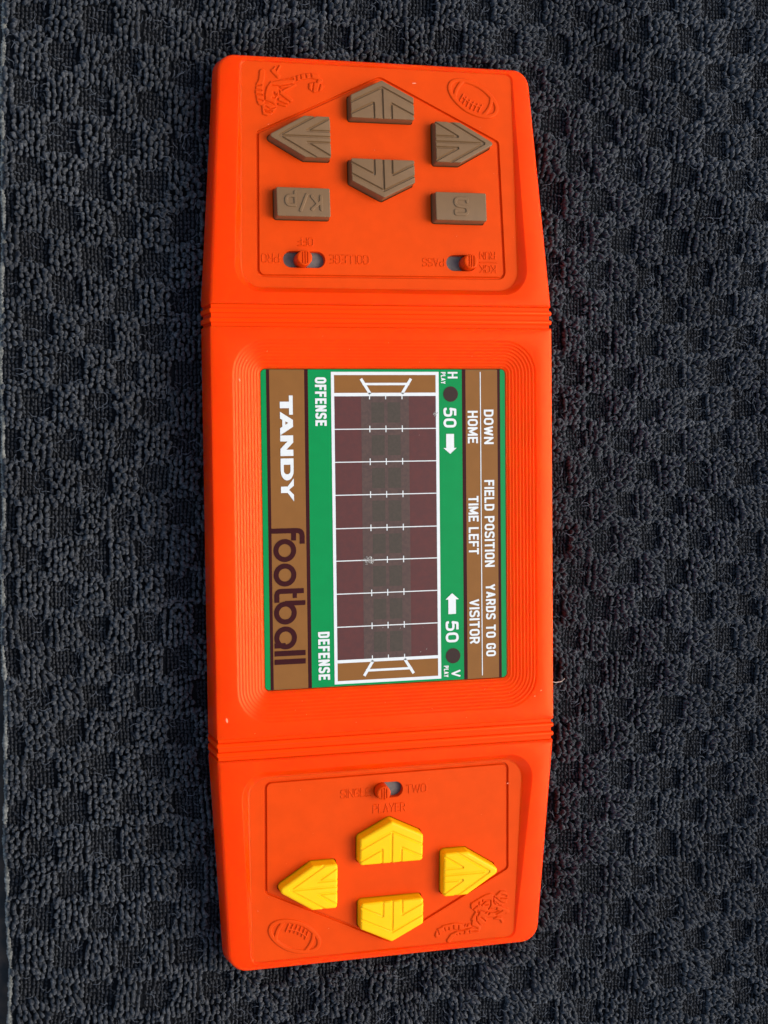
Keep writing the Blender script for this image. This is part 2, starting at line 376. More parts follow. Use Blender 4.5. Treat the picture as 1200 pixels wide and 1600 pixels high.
# ------------------------------------------------------------------ lettering
def rpath(pts, r, closed=False):
    P = [Vector(p) for p in pts]; N = len(P); out = []
    for i in range(N):
        if not closed and i in (0, N-1): out.append(tuple(P[i])); continue
        rr = r[i] if isinstance(r, (list, tuple)) else r
        a, b, c = P[i-1], P[i], P[(i+1) % N]; d1 = b-a; d2 = c-b; l = min(d1.length, d2.length)*.5; d1.normalize(); d2.normalize()
        if rr <= 0 or l < 1e-6: out.append(tuple(b)); continue
        th = math.acos(max(-1, min(1, d1.dot(d2)))); tl = min(rr*math.tan(th/2), l)
        p0 = b-d1*tl; p2 = b+d2*tl
        for j in range(6):
            t = j/5; q = p0*(1-t)**2+b*2*t*(1-t)+p2*t*t; out.append(tuple(q))
    return out
G = {
 'A': (1.08, [([(0, 0), (.5, 1), (1, 0)], 0, 0), ([(.17, .27), (.83, .27)], 0, 0)]),
 'C': (1, [([(1, .70), (1, 1), (0, 1), (0, 0), (1, 0), (1, .30)], .5, 2)]),
 'D': (1, [([(0, 0), (1, 0), (1, 1), (0, 1)], [0, .5, .5, 0], 1)]),
 'E': (.88, [([(1, 1), (0, 1), (0, 0), (1, 0)], 0, 0), ([(0, .52), (.85, .52)], 0, 0)]),
 'F': (.85, [([(1, 1), (0, 1), (0, 0)], 0, 0), ([(0, .5), (.85, .5)], 0, 0)]),
 'G': (1, [([(1, .70), (1, 1), (0, 1), (0, 0), (1, 0), (1, .46), (.55, .46)], [0, .5, .5, .5, .5, 0, 0], 2)]),
 'H': (1, [([(0, 0), (0, 1)], 0, 0), ([(1, 0), (1, 1)], 0, 0), ([(0, .5), (1, .5)], 0, 0)]),
 'I': (0, [([(0, 0), (0, 1)], 0, 0)]),
 'K': (1, [([(0, 0), (0, 1)], 0, 0), ([(1, 1), (0, .38)], 0, 0), ([(.35, .6), (1, 0)], 0, 0)]),
 'L': (.82, [([(0, 1), (0, 0), (1, 0)], 0, 0)]),
 'M': (1.3, [([(0, 0), (0, 1), (.5, .12), (1, 1), (1, 0)], 0, 0)]),
 'N': (1.03, [([(0, 0), (0, 1), (1, 0), (1, 1)], 0, 0)]),
 'O': (1, [([(0, 0), (1, 0), (1, 1), (0, 1)], .5, 1)]),
 'P': (1, [([(0, 0), (0, 1), (1, 1), (1, .44), (0, .44)], [0, 0, .5, .5, 0], 0)]),
 'p': (1, [([(0, -.30), (0, .72)], 0, 0), ([(0, .72), (1, .72), (1, 0), (0, 0)], [0, .5, .5, 0], 0)]),
 'R': (1, [([(0, 0), (0, 1), (1, 1), (1, .46), (0, .46)], [0, 0, .5, .5, 0], 0), ([(.62, .46), (1, 0)], 0, 0)]),
 'S': (1, [([(1, .80), (1, 1), (0, 1), (0, .55), (1, .45), (1, 0), (0, 0), (0, .20)], .5, 2)]),
 'T': (.95, [([(0, 1), (1, 1)], 0, 0), ([(.5, 0), (.5, 1)], 0, 0)]),
 'U': (1, [([(0, 1), (0, 0), (1, 0), (1, 1)], .5, 0)]),
 'V': (1.05, [([(0, 1), (.5, 0), (1, 1)], 0, 0)]),
 'W': (1.5, [([(0, 1), (.25, 0), (.5, .9), (.75, 0), (1, 1)], 0, 0)]),
 'Y': (1.05, [([(0, 1), (.5, .45), (1, 1)], 0, 0), ([(.5, 0), (.5, .5)], 0, 0)]),
 '5': (1, [([(1, 1), (.12, 1), (0, .56), (.2, .62), (1, .62), (1, 0), (0, 0), (0, .2)], [0, 0, 0, .2, .5, .5, .5, 0], 2)]),
 '0': (1, [([(0, 0), (1, 0), (1, 1), (0, 1)], .5, 1)]),
 '/': (.7, [([(0, -.1), (1, 1.1)], 0, 0)]),
}
def text(word, length, height, t, wgap=None):
    """list of (centre-line points, closed) in (u, v), word fills length x height"""
    A = sum(G[c][0] for c in word if c != ' '); n = len([c for c in word if c != ' ']); ns = word.count(' ')
    gap = t*.55 if wgap is None else wgap; sp = height*.42
    k = (length-n*t-(n-1)*gap-ns*sp)/A                  # width of a unit glyph's centre box
    u = 0; out = []
    for c in word:
        if c == ' ': u += sp; continue
        wd, strokes = G[c]
        for pts, r, cl in strokes:
            q = [(u+t/2+x*wd*k, t/2+y*(height-t)) for x, y in pts]
            rr = [a*k*wd for a in r] if isinstance(r, list) else r*k*wd
            out.append((rpath(q, rr, cl == 1), cl == 1, t, cl == 2))
        u += wd*k+t+gap
    return out
def tf_screen(xb, y0): return lambda u, v: (xb+v, y0-u)
def tf_up(x0, yb): return lambda u, v: (x0+u, yb+v)
def tf_down(x1, yt): return lambda u, v: (x1-u, yt-v)   # upside down, baseline at the top
def thick(paths, tf):
    polys = []
    for pth in paths:
        pts, cl, t = pth[:3]; noext = len(pth) > 3 and pth[3]
        n = len(pts); h = t/2
        for i in range(n if cl else n-1):
            a = Vector(pts[i]); b = Vector(pts[(i+1) % n]); d = b-a
            if d.length < 1e-6: continue
            d.normalize(); nn = Vector((-d.y, d.x))
            def sharp(j):
                if not cl and (j == 0 or j == n-1): return 0 if noext else h if abs(d.x) < .02 or abs(d.y) < .02 else h*.45
                p, q, r = Vector(pts[j-1]), Vector(pts[j]), Vector(pts[(j+1) % n]); e = (q-p).normalized().dot((r-q).normalized())
                return h if abs(e) < .1 else 0
            a2 = a-d*sharp(i); b2 = b+d*sharp((i+1) % n)
            polys.append([a2-nn*h, b2-nn*h, b2+nn*h, a2+nn*h])
        for i in range(n):
            if not cl and i in (0, n-1): continue
            c = Vector(pts[i]); polys.append([c+Vector((math.cos(k*math.pi/5), math.sin(k*math.pi/5)))*h*.995 for k in range(10)])
    return [[tf(p[0], p[1]) for p in q] for q in polys]
def flat_union(polys):
    def keep(x, y):
        k = np.zeros(len(x), bool)
        for p in polys: k |= inside(x, y, p)
        return k
    return cdt(polys, keep)
WZ = -14.6    # display surface
disp = None
def printed(name, polys, m, layer=1, parent=None, **kw):
    V, F = flat_union(polys)
    return link(name, [(x, y, WZ+.12*layer) for x, y in V], F, m, parent or disp, smooth=False, **kw)
def rect(x0, y0, x1, y1): return [(x0, y0), (x1, y0), (x1, y1), (x0, y1)]
# display plate (base = green print), its stripes and lines
DL = rloop([(-199.7, -249, 7), (203.7, -249, 7), (203.7, 255, 7), (-199.7, 255, 7)], 0, 8)
mb = MB(); a = mb.loop(zl(DL, WZ-4)); b = mb.loop(zl(DL, WZ)); mb.bridge(a, b); mb.f.append(tuple(b))
disp = link('display_window', mb.v, mb.f, M['green'], game, smooth=False)
for x0, x1 in ((-191.2, -186), (-130.4, -124.4), (129.9, 136), (190.2, 195)):
    printed('dark_stripe', [rect(x0, -248.9, x1, 254.9)], M['dark'])
for x0, x1 in ((-186, -130.4), (136, 190.2)):
    printed('brown_stripe', [rect(x0, -248.9, x1, 254.9)], M['tan'])
X0, X1, Y0, Y1 = -87.3, 90.6, -245.6, 251.1
printed('field_filter', [rect(X0+4, -208, X1-4, 213)], M['maroon'])
printed('led_backing', [rect(-38.5, -207.5, 40.5, 212.6)], M['led'], 2)
lines = [160.5, 108.4, 56.1, 3, -48.6, -101.3, -154.2]
rows = [212.6]+lines+[-207]
for i in range(8):
    for cx0, cx1 in ((-21.8, -.6), (5, 26.2)):
        printed('led_block', [rect(cx0, rows[i+1]+10, cx1, rows[i]-10)], M['ledblock'], 3)
for ya_, yb_ in ((217.9, 246.2), (-240.7, -211.8)):
    printed('end_zone', [rect(X0+4, ya_, X1-4, yb_)], M['tan'], 2)
printed('field_border', [rect(X0, Y0, X0+5, Y1), rect(X1-5.2, Y0, X1, Y1), rect(X0, Y1-5, X1, Y1), rect(X0, Y0, X1, Y0+5), rect(X0, 212.6, X1, 217.9), rect(X0, -212, X1, -207)], M['white'], 4)
for y in lines:
    x_end = X1-5
    printed('yard_line', [rect(X0+5, y-.75, x_end, y+.75)]+[rect(x-.75, y-5.2, x+.75, y+5.2) for x in (-24.7, 1.9, 29.0)], M['white'], 4)
for y0_, y1_ in ((207.6, 212.7), (-207.1, -202)):
    printed('hash_mark', [rect(x-.75, y0_, x+.75, y1_) for x in (-24.7, 1.9, 29.0)], M['white'], 4)
for s, yb_ in ((1, 217.2), (-1, -211.2)):
    P = [([(-24, yb_), (-38, yb_+s*22.2)], False, 4.6), ([(29.6, yb_), (43.6, yb_+s*22.2)], False, 4.6), ([(-33.8, yb_+s*14.6), (39.4, yb_+s*14.6)], False, 3.8)]
    printed('goal_post', thick(P, lambda u, v: (u, v)), M['white'], 4)
def word(wd, xb, h, y0, y1, t, m='white', gap=None):
    P = text(wd, y0-y1, h, t, gap); return printed('printed_word', thick(P, tf_screen(xb, y0)), M[m], 5, label='printed word '+wd)
word('OFFENSE', -113.2, 18.2, 242.6, 166.2, 3.7, gap=1.9); word('DEFENSE', -113.4, 18.6, -160.4, -237.4, 3.7, gap=1.9)
word('DOWN', 166.8, 16.6, 190, 134, 3.15, gap=1.9); word('HOME', 139.2, 17.2, 188.2, 135.7, 3.15, gap=1.9)
word('FIELD POSITION', 166.8, 17.0, 75.6, -66.4, 3.15, gap=1.9); word('TIME LEFT', 139.4, 17.2, 50.1, -45, 3.15, gap=1.9)
word('YARDS TO GO', 168, 16.8, -94.6, -213.3, 3.15, gap=1.9); word('VISITOR', 139.7, 17.4, -118.3, -191.1, 3.15, gap=1.9)
word('H', 105.9, 16.6, 251.0, 240.6, 2.8); word('V', 108, 16, -232.6, -244.4, 2.8)
word('PLAY', 94.4, 7.8, 250.8, 231.8, 1.5); word('PLAY', 95.2, 8, -225, -243.8, 1.5)
word('50', 98.2, 21.8, 193.5, 161.6, 4.0, gap=2.7); word('50', 98.8, 22, -152.4, -187.2, 4.0, gap=2.7)
printed('printed_arrow', [[(102.5, 151.3), (115.7, 151.3), (115.7, 128.6), (120, 128.6), (109, 119.1), (97.8, 128.6), (102.5, 128.6)]], M['white'], 5)
printed('printed_arrow', [[(103.7, -140.9), (103.7, -117.2), (98.9, -117.2), (110.2, -107), (121.8, -117.2), (116.6, -117.2), (116.6, -140.9)]], M['white'], 5)
printed('play_lamp', [circle(110.6, 215.4, 12.4)], M['lamp'], 5); printed('play_lamp', [circle(111.1, -209.3, 12.4)], M['lamp'], 5)
printed('score_rule', [[(160.4, -244), (161.9, -244), (161.9, 251), (160.4, 251)]], M['white'], 5)
# wide heavy maker's name, letters drawn as polygons in (u, v), u along the word 0..166, v 0..20.6
def TP(polys): return [[(-169.9+v, 214.2-u) for u, v in p] for p in polys]
T_ = [[(0, 20.6), (30, 20.6), (30, 14.6), (19.8, 14.6), (19.8, 0), (9.6, 0), (9.6, 14.6), (0, 14.6)]]
def frame_A(u0, u1):
    m_ = (u0+u1)/2
    out = [(u0, 0), (m_-6, 20.6), (m_+6, 20.6), (u1, 0)]
    return out
# A as outline minus hole and foot notch -> build from pieces
A_ = [[(25.3, 0), (35.9, 0), (46.8, 20.6), (38.2, 20.6)], [(62.1, 0), (51.0, 0), (38.2, 20.6), (49, 20.6)], [(33, 3.6), (55, 3.6), (52.4, 8.4), (35.5, 8.4)]]
N_ = [[(62.4, 0), (71.8, 0), (71.8, 20.6), (62.4, 20.6)], [(84.8, 0), (94.6, 0), (94.6, 20.6), (84.8, 20.6)], [(62.4, 20.6), (73.5, 20.6), (94.6, 0), (83.5, 0)]]
def arcq(cx, cy, rx, ry, a0, a1, n=10): return [(cx+rx*math.cos(math.radians(a0+(a1-a0)*i/n)), cy+ry*math.sin(math.radians(a0+(a1-a0)*i/n))) for i in range(n+1)]
D_ = [[(98.5, 0), (108.3, 0), (108.3, 20.6), (98.5, 20.6)], [(106, 0), (118, 0), (118, 5), (106, 5)], [(106, 15.6), (118, 15.6), (118, 20.6), (106, 20.6)],
      arcq(118, 10.3, 15, 10.3, -90, 90)+arcq(118, 10.3, 5.4, 5.3, 90, -90)]
Y_ = [[(129.8, 20.6), (141.4, 20.6), (151.5, 8.5), (145.6, 8.5)], [(166.2, 20.6), (155.6, 20.6), (143.4, 8.5), (149.5, 8.5)], [(142.6, 0), (152.6, 0), (152.6, 10.5), (142.6, 10.5)]]
printed('printed_word', TP(T_+A_+N_+D_+Y_), M['white'], 5, label="printed maker's name in wide heavy white capitals")
# rounded dark title word
def ring(cy, cx, ro, ri, n=40): return [[(cx+ro*math.cos(a), cy+ro*math.sin(a)), (cx+ro*math.cos(b), cy+ro*math.sin(b)), (cx+ri*math.cos(b), cy+ri*math.sin(b)), (cx+ri*math.cos(a), cy+ri*math.sin(a))] for a, b in [(2*math.pi*i/n, 2*math.pi*(i+1)/n) for i in range(n)]]
FB = []
FB += ring(-29, -165.2, 18.2, 10.2)+ring(-67.6, -165.4, 18.2, 10.2)+ring(-127.7, -165.6, 18.2, 10.2)+ring(-167.3, -165.8, 18.2, 10.2)
FB += [rect(-183.8, -183.4, -166, -175.2), rect(-184, -196, -134, -187.6), rect(-184.2, -209.3, -134, -201), rect(-166, -116.2, -133.2, -108.6)]
arcp = thick([(rpath([(-182.8, 2), (-137, 2), (-137, -15)], 11), False, 8)], lambda u, v: (u, v))      # f
FB += arcp+[rect(-154.6, -13.5, -146.8, 2)]
FB += thick([(rpath([(-139.5, -93.3), (-179.0, -93.3), (-179.0, -107.0)], 11), False, 8)], lambda u, v: (u, v))+[rect(-153.4, -104.6, -146.8, -93)]
printed('printed_word', FB, M['dark'], 5, label='printed word football in rounded dark lower case')
# worn specks on the display
for (cx, cy, n_, sp) in ((-29, -47.5, 46, 7), (-25, -50, 26, 4), (84, 183, 12, 4)):
    marks = []
    for _ in range(n_):
        x, y = cx+random.gauss(0, sp*.6), cy+random.gauss(0, sp*.45); a_ = random.uniform(-.6, .6)+(.9 if cx > 0 else 0); l_ = random.uniform(.8, 2.4); q_ = random.uniform(.25, .55)
        dx, dy = math.cos(a_), math.sin(a_)
        marks.append([(x-dx*l_+dy*q_, y-dy*l_-dx*q_), (x+dx*l_*.8+dy*q_*.4, y+dy*l_*.8-dx*q_*.4), (x+dx*l_-dy*q_, y+dy*l_+dx*q_), (x-dx*l_*.6-dy*q_, y-dy*l_*.6+dx*q_)])
    printed('wear_mark', marks, M['haze'], 7 if sp > 5 else 8)
for x, y, a_, l_ in ((60, -160, 2.2, 2), (66, -196, 1.0, 2), (56, -200, .6, 1.5), (22, -160, .9, 1.6), (57, 150, .2, .9), (-7, -158, .5, 1.2)):
    dx, dy = math.cos(a_)*l_, math.sin(a_)*l_
    printed('wear_mark', [[(x-dx, y-dy), (x+.4, y-.3), (x+dx, y+dy), (x-.3, y+.4)]], M['haze'], 7)

# ------------------------------------------------------------------ raised relief (height fields that only show where raised)
def relief(name, segs, t, hgt, sec, m, parent=None, ds=.42, zbase=None, carve=(), ct=1.4, fill=(), soft=.45, base=None, **kw):
    pts = [p for s in segs for p in s[:2]]+[p for f in fill for p in f]
    x0 = min(p[0] for p in pts)-t-2; x1 = max(p[0] for p in pts)+t+2; y0 = min(p[1] for p in pts)-t-2; y1 = max(p[1] for p in pts)+t+2
    xs = np.arange(x0, x1, ds); ys = np.arange(y0, y1, ds); X, Y = np.meshgrid(xs, ys); x = X.ravel(); y = Y.ravel()
    d = np.full(x.shape, 1e9)
    for s in segs:
        ww = (s[2] if len(s) > 2 else t)/2
        d = np.minimum(d, segdist(x, y, [s[:2]])-ww)
    for f in fill:
        e = segdist(x, y, loopsegs(f)); e[inside(x, y, f)] *= -1; d = np.minimum(d, e)
    q = np.clip((soft-d)/(2*soft), 0, 1); h = hgt*q*q*(3-2*q)
    if len(carve):
        c = np.full(x.shape, 1e9)
        for s in carve: c = np.minimum(c, segdist(x, y, [s[:2]])-(s[2] if len(s) > 2 else ct)/2)
        q = np.clip((.5-c)/1.0, 0, 1); h = h*(1-.85*q)
    h = h-.06
    fl = FLOOR[sec]; nx = len(xs); F = []
    hz = h.reshape(X.shape)
    for j in range(len(ys)-1):
        r = hz[j:j+2]; k = np.nonzero((r[0, :-1] > 0) | (r[0, 1:] > 0) | (r[1, :-1] > 0) | (r[1, 1:] > 0))[0]
        b = j*nx; F += [(b+i, b+i+1, b+nx+i+1, b+nx+i) for i in k.tolist()]
    if base is not None: V = np.column_stack([x, y, h+base])
    else: V = np.array([place(sec, a, b, float(fl(b))+c) for a, b, c in zip(x, y, h)])
    used = np.unique(np.array(F)); mp = np.full(len(V), -1); mp[used] = np.arange(len(used))
    F = mp[np.array(F)].tolist()
    return link(name, V[used], F, m, parent or game, ang=60, raw=base is not None, **kw)
def tsegs(word_, length, height, t, tf, gap=None):
    out = []
    for pts, cl, tt, _e in text(word_, length, height, t, gap):
        q = [tf(*p) for p in pts]
        out += [(q[i], q[(i+1) % len(q)]) for i in range(len(q) if cl else len(q)-1)]
    return out
TW = 1.6
for wd, L_, h_, tf, sec in (('OFF', 26, 13.5, tf_down(-111.2, 461.8), 1), ('PRO', 29, 15, tf_down(-165.8, 436), 1), ('COLLEGE', 64, 14.5, tf_down(-22, 436.2), 1),
                            ('PASS', 37, 13.5, tf_down(103.4, 433.6), 1), ('RUN', 27, 12.5, tf_down(190.4, 446), 1), ('KCK', 28, 13, tf_down(190.6, 424.4), 1),
                            ('SINGLE', 50, 14.5, tf_up(-79, -432), -1), ('TWO', 35, 14.5, tf_up(30.3, -432), -1), ('PLAYER', 55, 15, tf_up(-25.5, -461), -1)):
    relief('raised_word', tsegs(wd, L_, h_, TW, tf), TW, 1.15, sec, M['panel'], label='raised word '+wd)
relief('raised_rule', [((163, 428.4), (192.5, 428.4))], 1.4, 1.2, 1, M['panel'])
relief('raised_letter', tsegs('K/p', 60, 25, 4.6, tf_down(30, 11.5), 3.2), 4.8, 1.8, 1, M['brown'], parent=ka, base=BH)
relief('raised_letter', tsegs('S', 25, 30, 4.8, tf_down(12.5, 15)), 4.9, 1.8, 1, M['brown'], parent=kb, base=BH)
# footballs
def football(sec, cx, cy, ang, flip):
    ca, sa = math.cos(ang), math.sin(ang)
    def W(x, y): y *= flip; return (cx+x*ca-y*sa, cy+x*sa+y*ca)
    def lens(a, b, n=40):
        return [(a*math.copysign(abs(math.cos(t))**1.12, math.cos(t)), b*math.copysign(abs(math.sin(t))**.98, math.sin(t))) for t in [2*math.pi*i/n for i in range(n)]]
    o = lens(43.5, 22.5)
    sg = [(W(*a), W(*b), 6.2) for a, b in loopsegs(o)]
    for s in (1, -1):                                  # curved bands
        bw = [(s*(27-3.5*(1-(k/3)**2)*-1), 20*k/3*.8) for k in range(-3, 4)]
        sg += [(W(*bw[i]), W(*bw[i+1]), 5.6) for i in range(6)]
    lace = [(x, 9.5-.010*x*x) for x in (-17, -10, -3, 4, 11, 18)]
    sg += [(W(*lace[i]), W(*lace[i+1]), 2.6) for i in range(5)]
    for x, y in lace: sg.append((W(x, y-4), W(x-.5, y+8), 2.4))
    relief('raised_football', sg, 6, 2.1, sec, M['panel'], ds=.7, soft=.8, label='raised football emblem with laces')
football(1, 159, 692.5, math.radians(-28), -1)
football(-1, -155, -652.5, math.radians(-26), 1)
FIG = {}
FIG[1]=([[(-171.9,704.3),(-179.3,694.6),(-182.6,683.9),(-183.6,673.3),(-176.6,671.3),(-167.1,670.6),(-163.3,680.1),(-158.2,688.6),(-163.9,697.7)],[(-188.6,664.9),(-182.5,671.0),(-167.1,670.6),(-165.0,662.5),(-170.0,655.2),(-179.7,648.9),(-187.2,651.5)],[(-173.2,701.9),(-156.4,707.5),(-137.3,710.8),(-135.1,703.9),(-142.5,696.4),(-156.9,693.4),(-163.9,697.7)],[(-112.4,702.7),(-103.9,705.5),(-93.2,703.6),(-87.9,699.2),(-93.6,691.8),(-104.5,688.9),(-112.7,694.4)]],[((-186.3,717.1),(-187.2,707.1),9.0),((-187.2,707.1),(-191.1,695.2),9.0),((-190.5,696.4),(-192.1,684.6),11.6),((-192.1,684.6),(-189.6,670.7),11.6),((-161.0,711.9),(-169.1,719.7),6.4),((-163.2,717.7),(-158.1,727.4),3.3),((-169.0,720.9),(-165.3,725.8),2.8),((-137.4,707.3),(-125.3,712.0),8.0),((-125.3,712.0),(-108.4,715.3),8.0),((-108.4,715.3),(-98.9,713.4),8.0),((-98.9,713.4),(-93.0,708.4),5.6),((-93.0,708.4),(-96.7,705.8),5.6),((-158.3,687.4),(-149.0,680.8),6.4),((-149.0,680.8),(-142.0,675.3),6.4),((-159.8,675.6),(-148.1,671.5),5.1),((-153.5,688.8),(-135.3,699.2),3.9),((-161.3,668.5),(-150.6,666.7),3.1)],[((-195.8,695.5),(-188.7,696.5),1.8),((-196.6,689.1),(-187.8,688.3),2.1),((-196.3,682.1),(-187.4,681.3),1.8),((-194.2,674.0),(-186.6,672.0),1.8),((-183.2,685.0),(-183.5,674.5),1.5),((-169.0,685.7),(-166.8,680.0),3.3),((-171.6,677.4),(-165.7,676.5),2.1),((-183.7,669.8),(-176.6,670.1),2.6),((-176.6,670.1),(-167.3,665.9),2.6),((-182.7,664.0),(-175.8,659.6),1.8),((-175.8,659.6),(-166.2,663.6),1.8),((-184.1,655.7),(-173.6,652.7),1.5),((-185.3,658.0),(-172.3,656.3),1.3),((-172.0,703.2),(-157.7,706.2),1.8),((-157.7,706.2),(-137.4,708.5),1.8),((-172.2,697.3),(-159.2,696.2),1.5),((-159.2,696.2),(-140.0,700.7),1.5),((-133.6,713.4),(-132.6,707.5),3.3),((-126.4,714.9),(-125.4,710.3),2.6),((-118.0,716.5),(-116.9,711.9),2.3),((-109.5,718.2),(-108.5,713.5),2.3),((-161.6,694.3),(-159.5,686.2),1.5),((-105.2,704.2),(-106.8,692.3),1.8),((-94.4,702.4),(-97.2,692.8),1.8),((-164.3,684.8),(-164.7,670.7),1.5)])
FIG[-1]=([[(142.6,-626.2),(153.0,-620.7),(165.9,-614.2),(176.3,-611.9),(185.6,-616.1),(183.3,-628.8),(175.7,-639.7),(169.4,-650.8),(169.6,-659.9),(160.5,-665.5),(160.7,-673.3),(154.2,-675.3),(144.9,-669.1),(143.2,-653.4),(150.8,-641.2),(142.8,-633.9)],[(184.3,-617.2),(194.6,-609.1),(203.9,-611.3),(208.0,-618.2),(205.7,-631.0),(195.3,-636.5),(186.0,-631.7),(181.8,-623.5)]],[((179.4,-633.6),(195.4,-640.4),7.7),((195.4,-640.4),(206.1,-645.3),7.7),((171.9,-648.5),(185.1,-649.8),7.7),((185.1,-649.8),(199.5,-646.0),7.7),((148.8,-666.9),(130.5,-665.1),10.8),((130.5,-665.1),(113.5,-662.0),10.8),((113.5,-662.0),(96.7,-664.2),10.8),((96.7,-664.2),(87.7,-667.2),8.5),((87.7,-667.2),(85.3,-674.7),8.5),((155.5,-674.1),(138.5,-673.7),7.2),((138.5,-673.7),(120.2,-674.4),7.2),((120.2,-674.4),(109.9,-678.5),7.2),((109.9,-678.5),(104.9,-685.8),7.2),((185.2,-655.0),(195.8,-657.3),4.4),((195.8,-657.3),(198.6,-662.8),4.4),((169.5,-656.0),(167.0,-661.0),3.9)],[((185.7,-621.3),(195.2,-630.0),3.3),((195.2,-630.0),(204.5,-633.5),3.3),((194.8,-615.6),(205.4,-619.2),2.1),((193.6,-622.0),(205.5,-623.2),1.8),((183.0,-617.1),(182.0,-628.7),1.8),((185.9,-627.8),(191.3,-633.5),2.1),((191.3,-633.5),(200.5,-633.1),2.1),((161.0,-630.5),(168.7,-623.5),2.3),((168.7,-623.5),(176.6,-624.3),2.3),((176.6,-624.3),(176.8,-632.1),2.3),((176.8,-632.1),(173.0,-639.5),2.3),((166.3,-631.0),(176.8,-630.8),1.8),((146.8,-635.6),(153.2,-631.1),2.1),((156.1,-645.6),(158.6,-639.4),2.3),((158.6,-639.4),(167.9,-644.2),2.3),((167.9,-644.2),(174.4,-640.9),2.3),((154.7,-639.0),(154.9,-648.1),1.5),((160.2,-651.2),(168.2,-658.5),1.8),((173.2,-647.3),(178.3,-640.0),2.6),((178.3,-640.0),(187.5,-638.3),2.6),((187.5,-638.3),(186.2,-642.1),2.6),((180.0,-657.1),(187.8,-652.6),1.8),((186.4,-648.6),(198.1,-643.2),1.5),((152.3,-649.1),(152.5,-656.9),1.8),((152.5,-656.9),(160.5,-666.8),1.8),((160.5,-666.8),(159.4,-674.5),1.8),((159.4,-674.5),(143.7,-673.5),1.8),((144.6,-654.8),(143.5,-663.8),1.5),((143.5,-663.8),(154.1,-669.4),1.5),((154.1,-669.4),(143.5,-667.0),1.8),((143.5,-667.0),(128.0,-670.6),1.8),((128.0,-670.6),(113.6,-669.8),1.8),((138.1,-658.1),(135.7,-664.3),1.8),((132.9,-658.8),(131.7,-663.9),1.5),((121.3,-661.5),(120.8,-668.0),2.3),((112.2,-660.6),(112.3,-665.8),2.1),((104.4,-663.1),(104.5,-667.0),1.5),((96.7,-662.9),(98.1,-668.2),1.5),((139.7,-672.5),(141.2,-679.1),2.1),((131.9,-673.0),(130.7,-678.1),1.8),((122.8,-674.7),(124.2,-678.7),1.5),((117.7,-676.7),(119.0,-679.4),1.3),((83.8,-665.5),(87.8,-673.6),2.6),((162.8,-621.6),(162.9,-625.5),1.5),((156.3,-624.9),(156.4,-630.1),1.5)])
for sec, (fills, segs, carve) in FIG.items():
    relief('raised_player', segs, 6, 2.3, sec, M['panel'], ds=.7, soft=.9, fill=fills, carve=carve, ct=1.8, label='raised emblem of a running football player')
# small nicks in the plastic
def nick(sec, x, y, l, wd, a, z=.12):
    dx, dy = math.cos(a), math.sin(a); P = []
    for k in range(9):
        t = 2*math.pi*k/9; r = 1+random.uniform(-.25, .25); u = l*math.cos(t)*r; v = wd*math.sin(t)*r
        P.append(place(sec, x+u*dx-v*dy, y+u*dy+v*dx, z))
    link('nick', P+[place(sec, x, y, z+.3)], [(k, (k+1) % 9, 9) for k in range(9)], M['scuff'], game)
nick(0, -235, 238, 2.6, 1.3, 1.9, -2.0); nick(0, -264, -290, 4.2, 1.7, 1.8); nick(0, 258, -272, 1.6, 1, .3)
nick(1, 60, 712, 3.5, .8, .1, float(FLOOR[1](712))+.1); nick(-1, 205, -428, 1.5, 1, .3, float(FLOOR[-1](-428))+.1); nick(0, 247, -281, 1.3, .8, .2)

DV, DF = [], []
for _ in range(46):
    sec = random.choice((0, 1, -1)); x = random.uniform(-235, 235); y = {0: random.choice((1, -1))*random.uniform(262, 315), 1: random.uniform(400, 715), -1: -random.uniform(410, 680)}[sec]
    z = .3 if sec == 0 else float(FLOOR[sec](y))+.35
    a_ = random.uniform(0, 3.1); l_ = random.uniform(.35, 1.3); q_ = random.uniform(.2, .45); dx, dy = math.cos(a_), math.sin(a_)
    b = len(DV); DV += [place(sec, x+u*dx*l_-v*dy*q_, y+u*dy*l_+v*dx*q_, z+.2*(u == 0)) for u, v in ((-1, 0), (-.3, -1), (1, 0), (.2, 1))]; DF.append((b, b+1, b+2, b+3))
link('dust_specks', DV, DF, M['scuff'], game, smooth=False, kind='stuff')

# ------------------------------------------------------------------ towel
towel = empty('towel', label='charcoal checked terry towel with a pale stitched edge, spread under the game', category='towel')
def wob(x, y):
    return 1.5*(3.5*np.sin(x/173+1.3)*np.cos(y/211)+3*np.sin(x/97-y/141)+2.4*np.sin(y/57+x/160)+1.8*np.sin(x/49-y/88)+3.2*np.sin((x*.85+y*.55)/41+np.sin(y/160)))
def edge_x(y): return -594.5+.0168*y+.0000095*y*y+1.6*np.sin(y/61)+1.0*np.sin(y/23)
TX0, TX1, TY0, TY1 = -560, 930, -1030, 1030
def warp(a, b):
    """tile coordinates -> towel position"""
    x = a+b*.022+7*np.sin(b/130+.6+a/400)+5*np.sin(a/160+b/230); y = b-.012*a+10*np.sin(a/150+.8)+7*np.sin(b/210-a/120)+4*np.sin(a/63+b/90)
    return x, y
TW_, TH_ = 47.5, 58.5
def covered(x, y, m=14):
    hw = 280-.066*np.maximum(np.abs(y)-354, 0)-m
    return (np.abs(x) < hw) & (y < 742-m) & (y > -702+m)
WD = -7.0
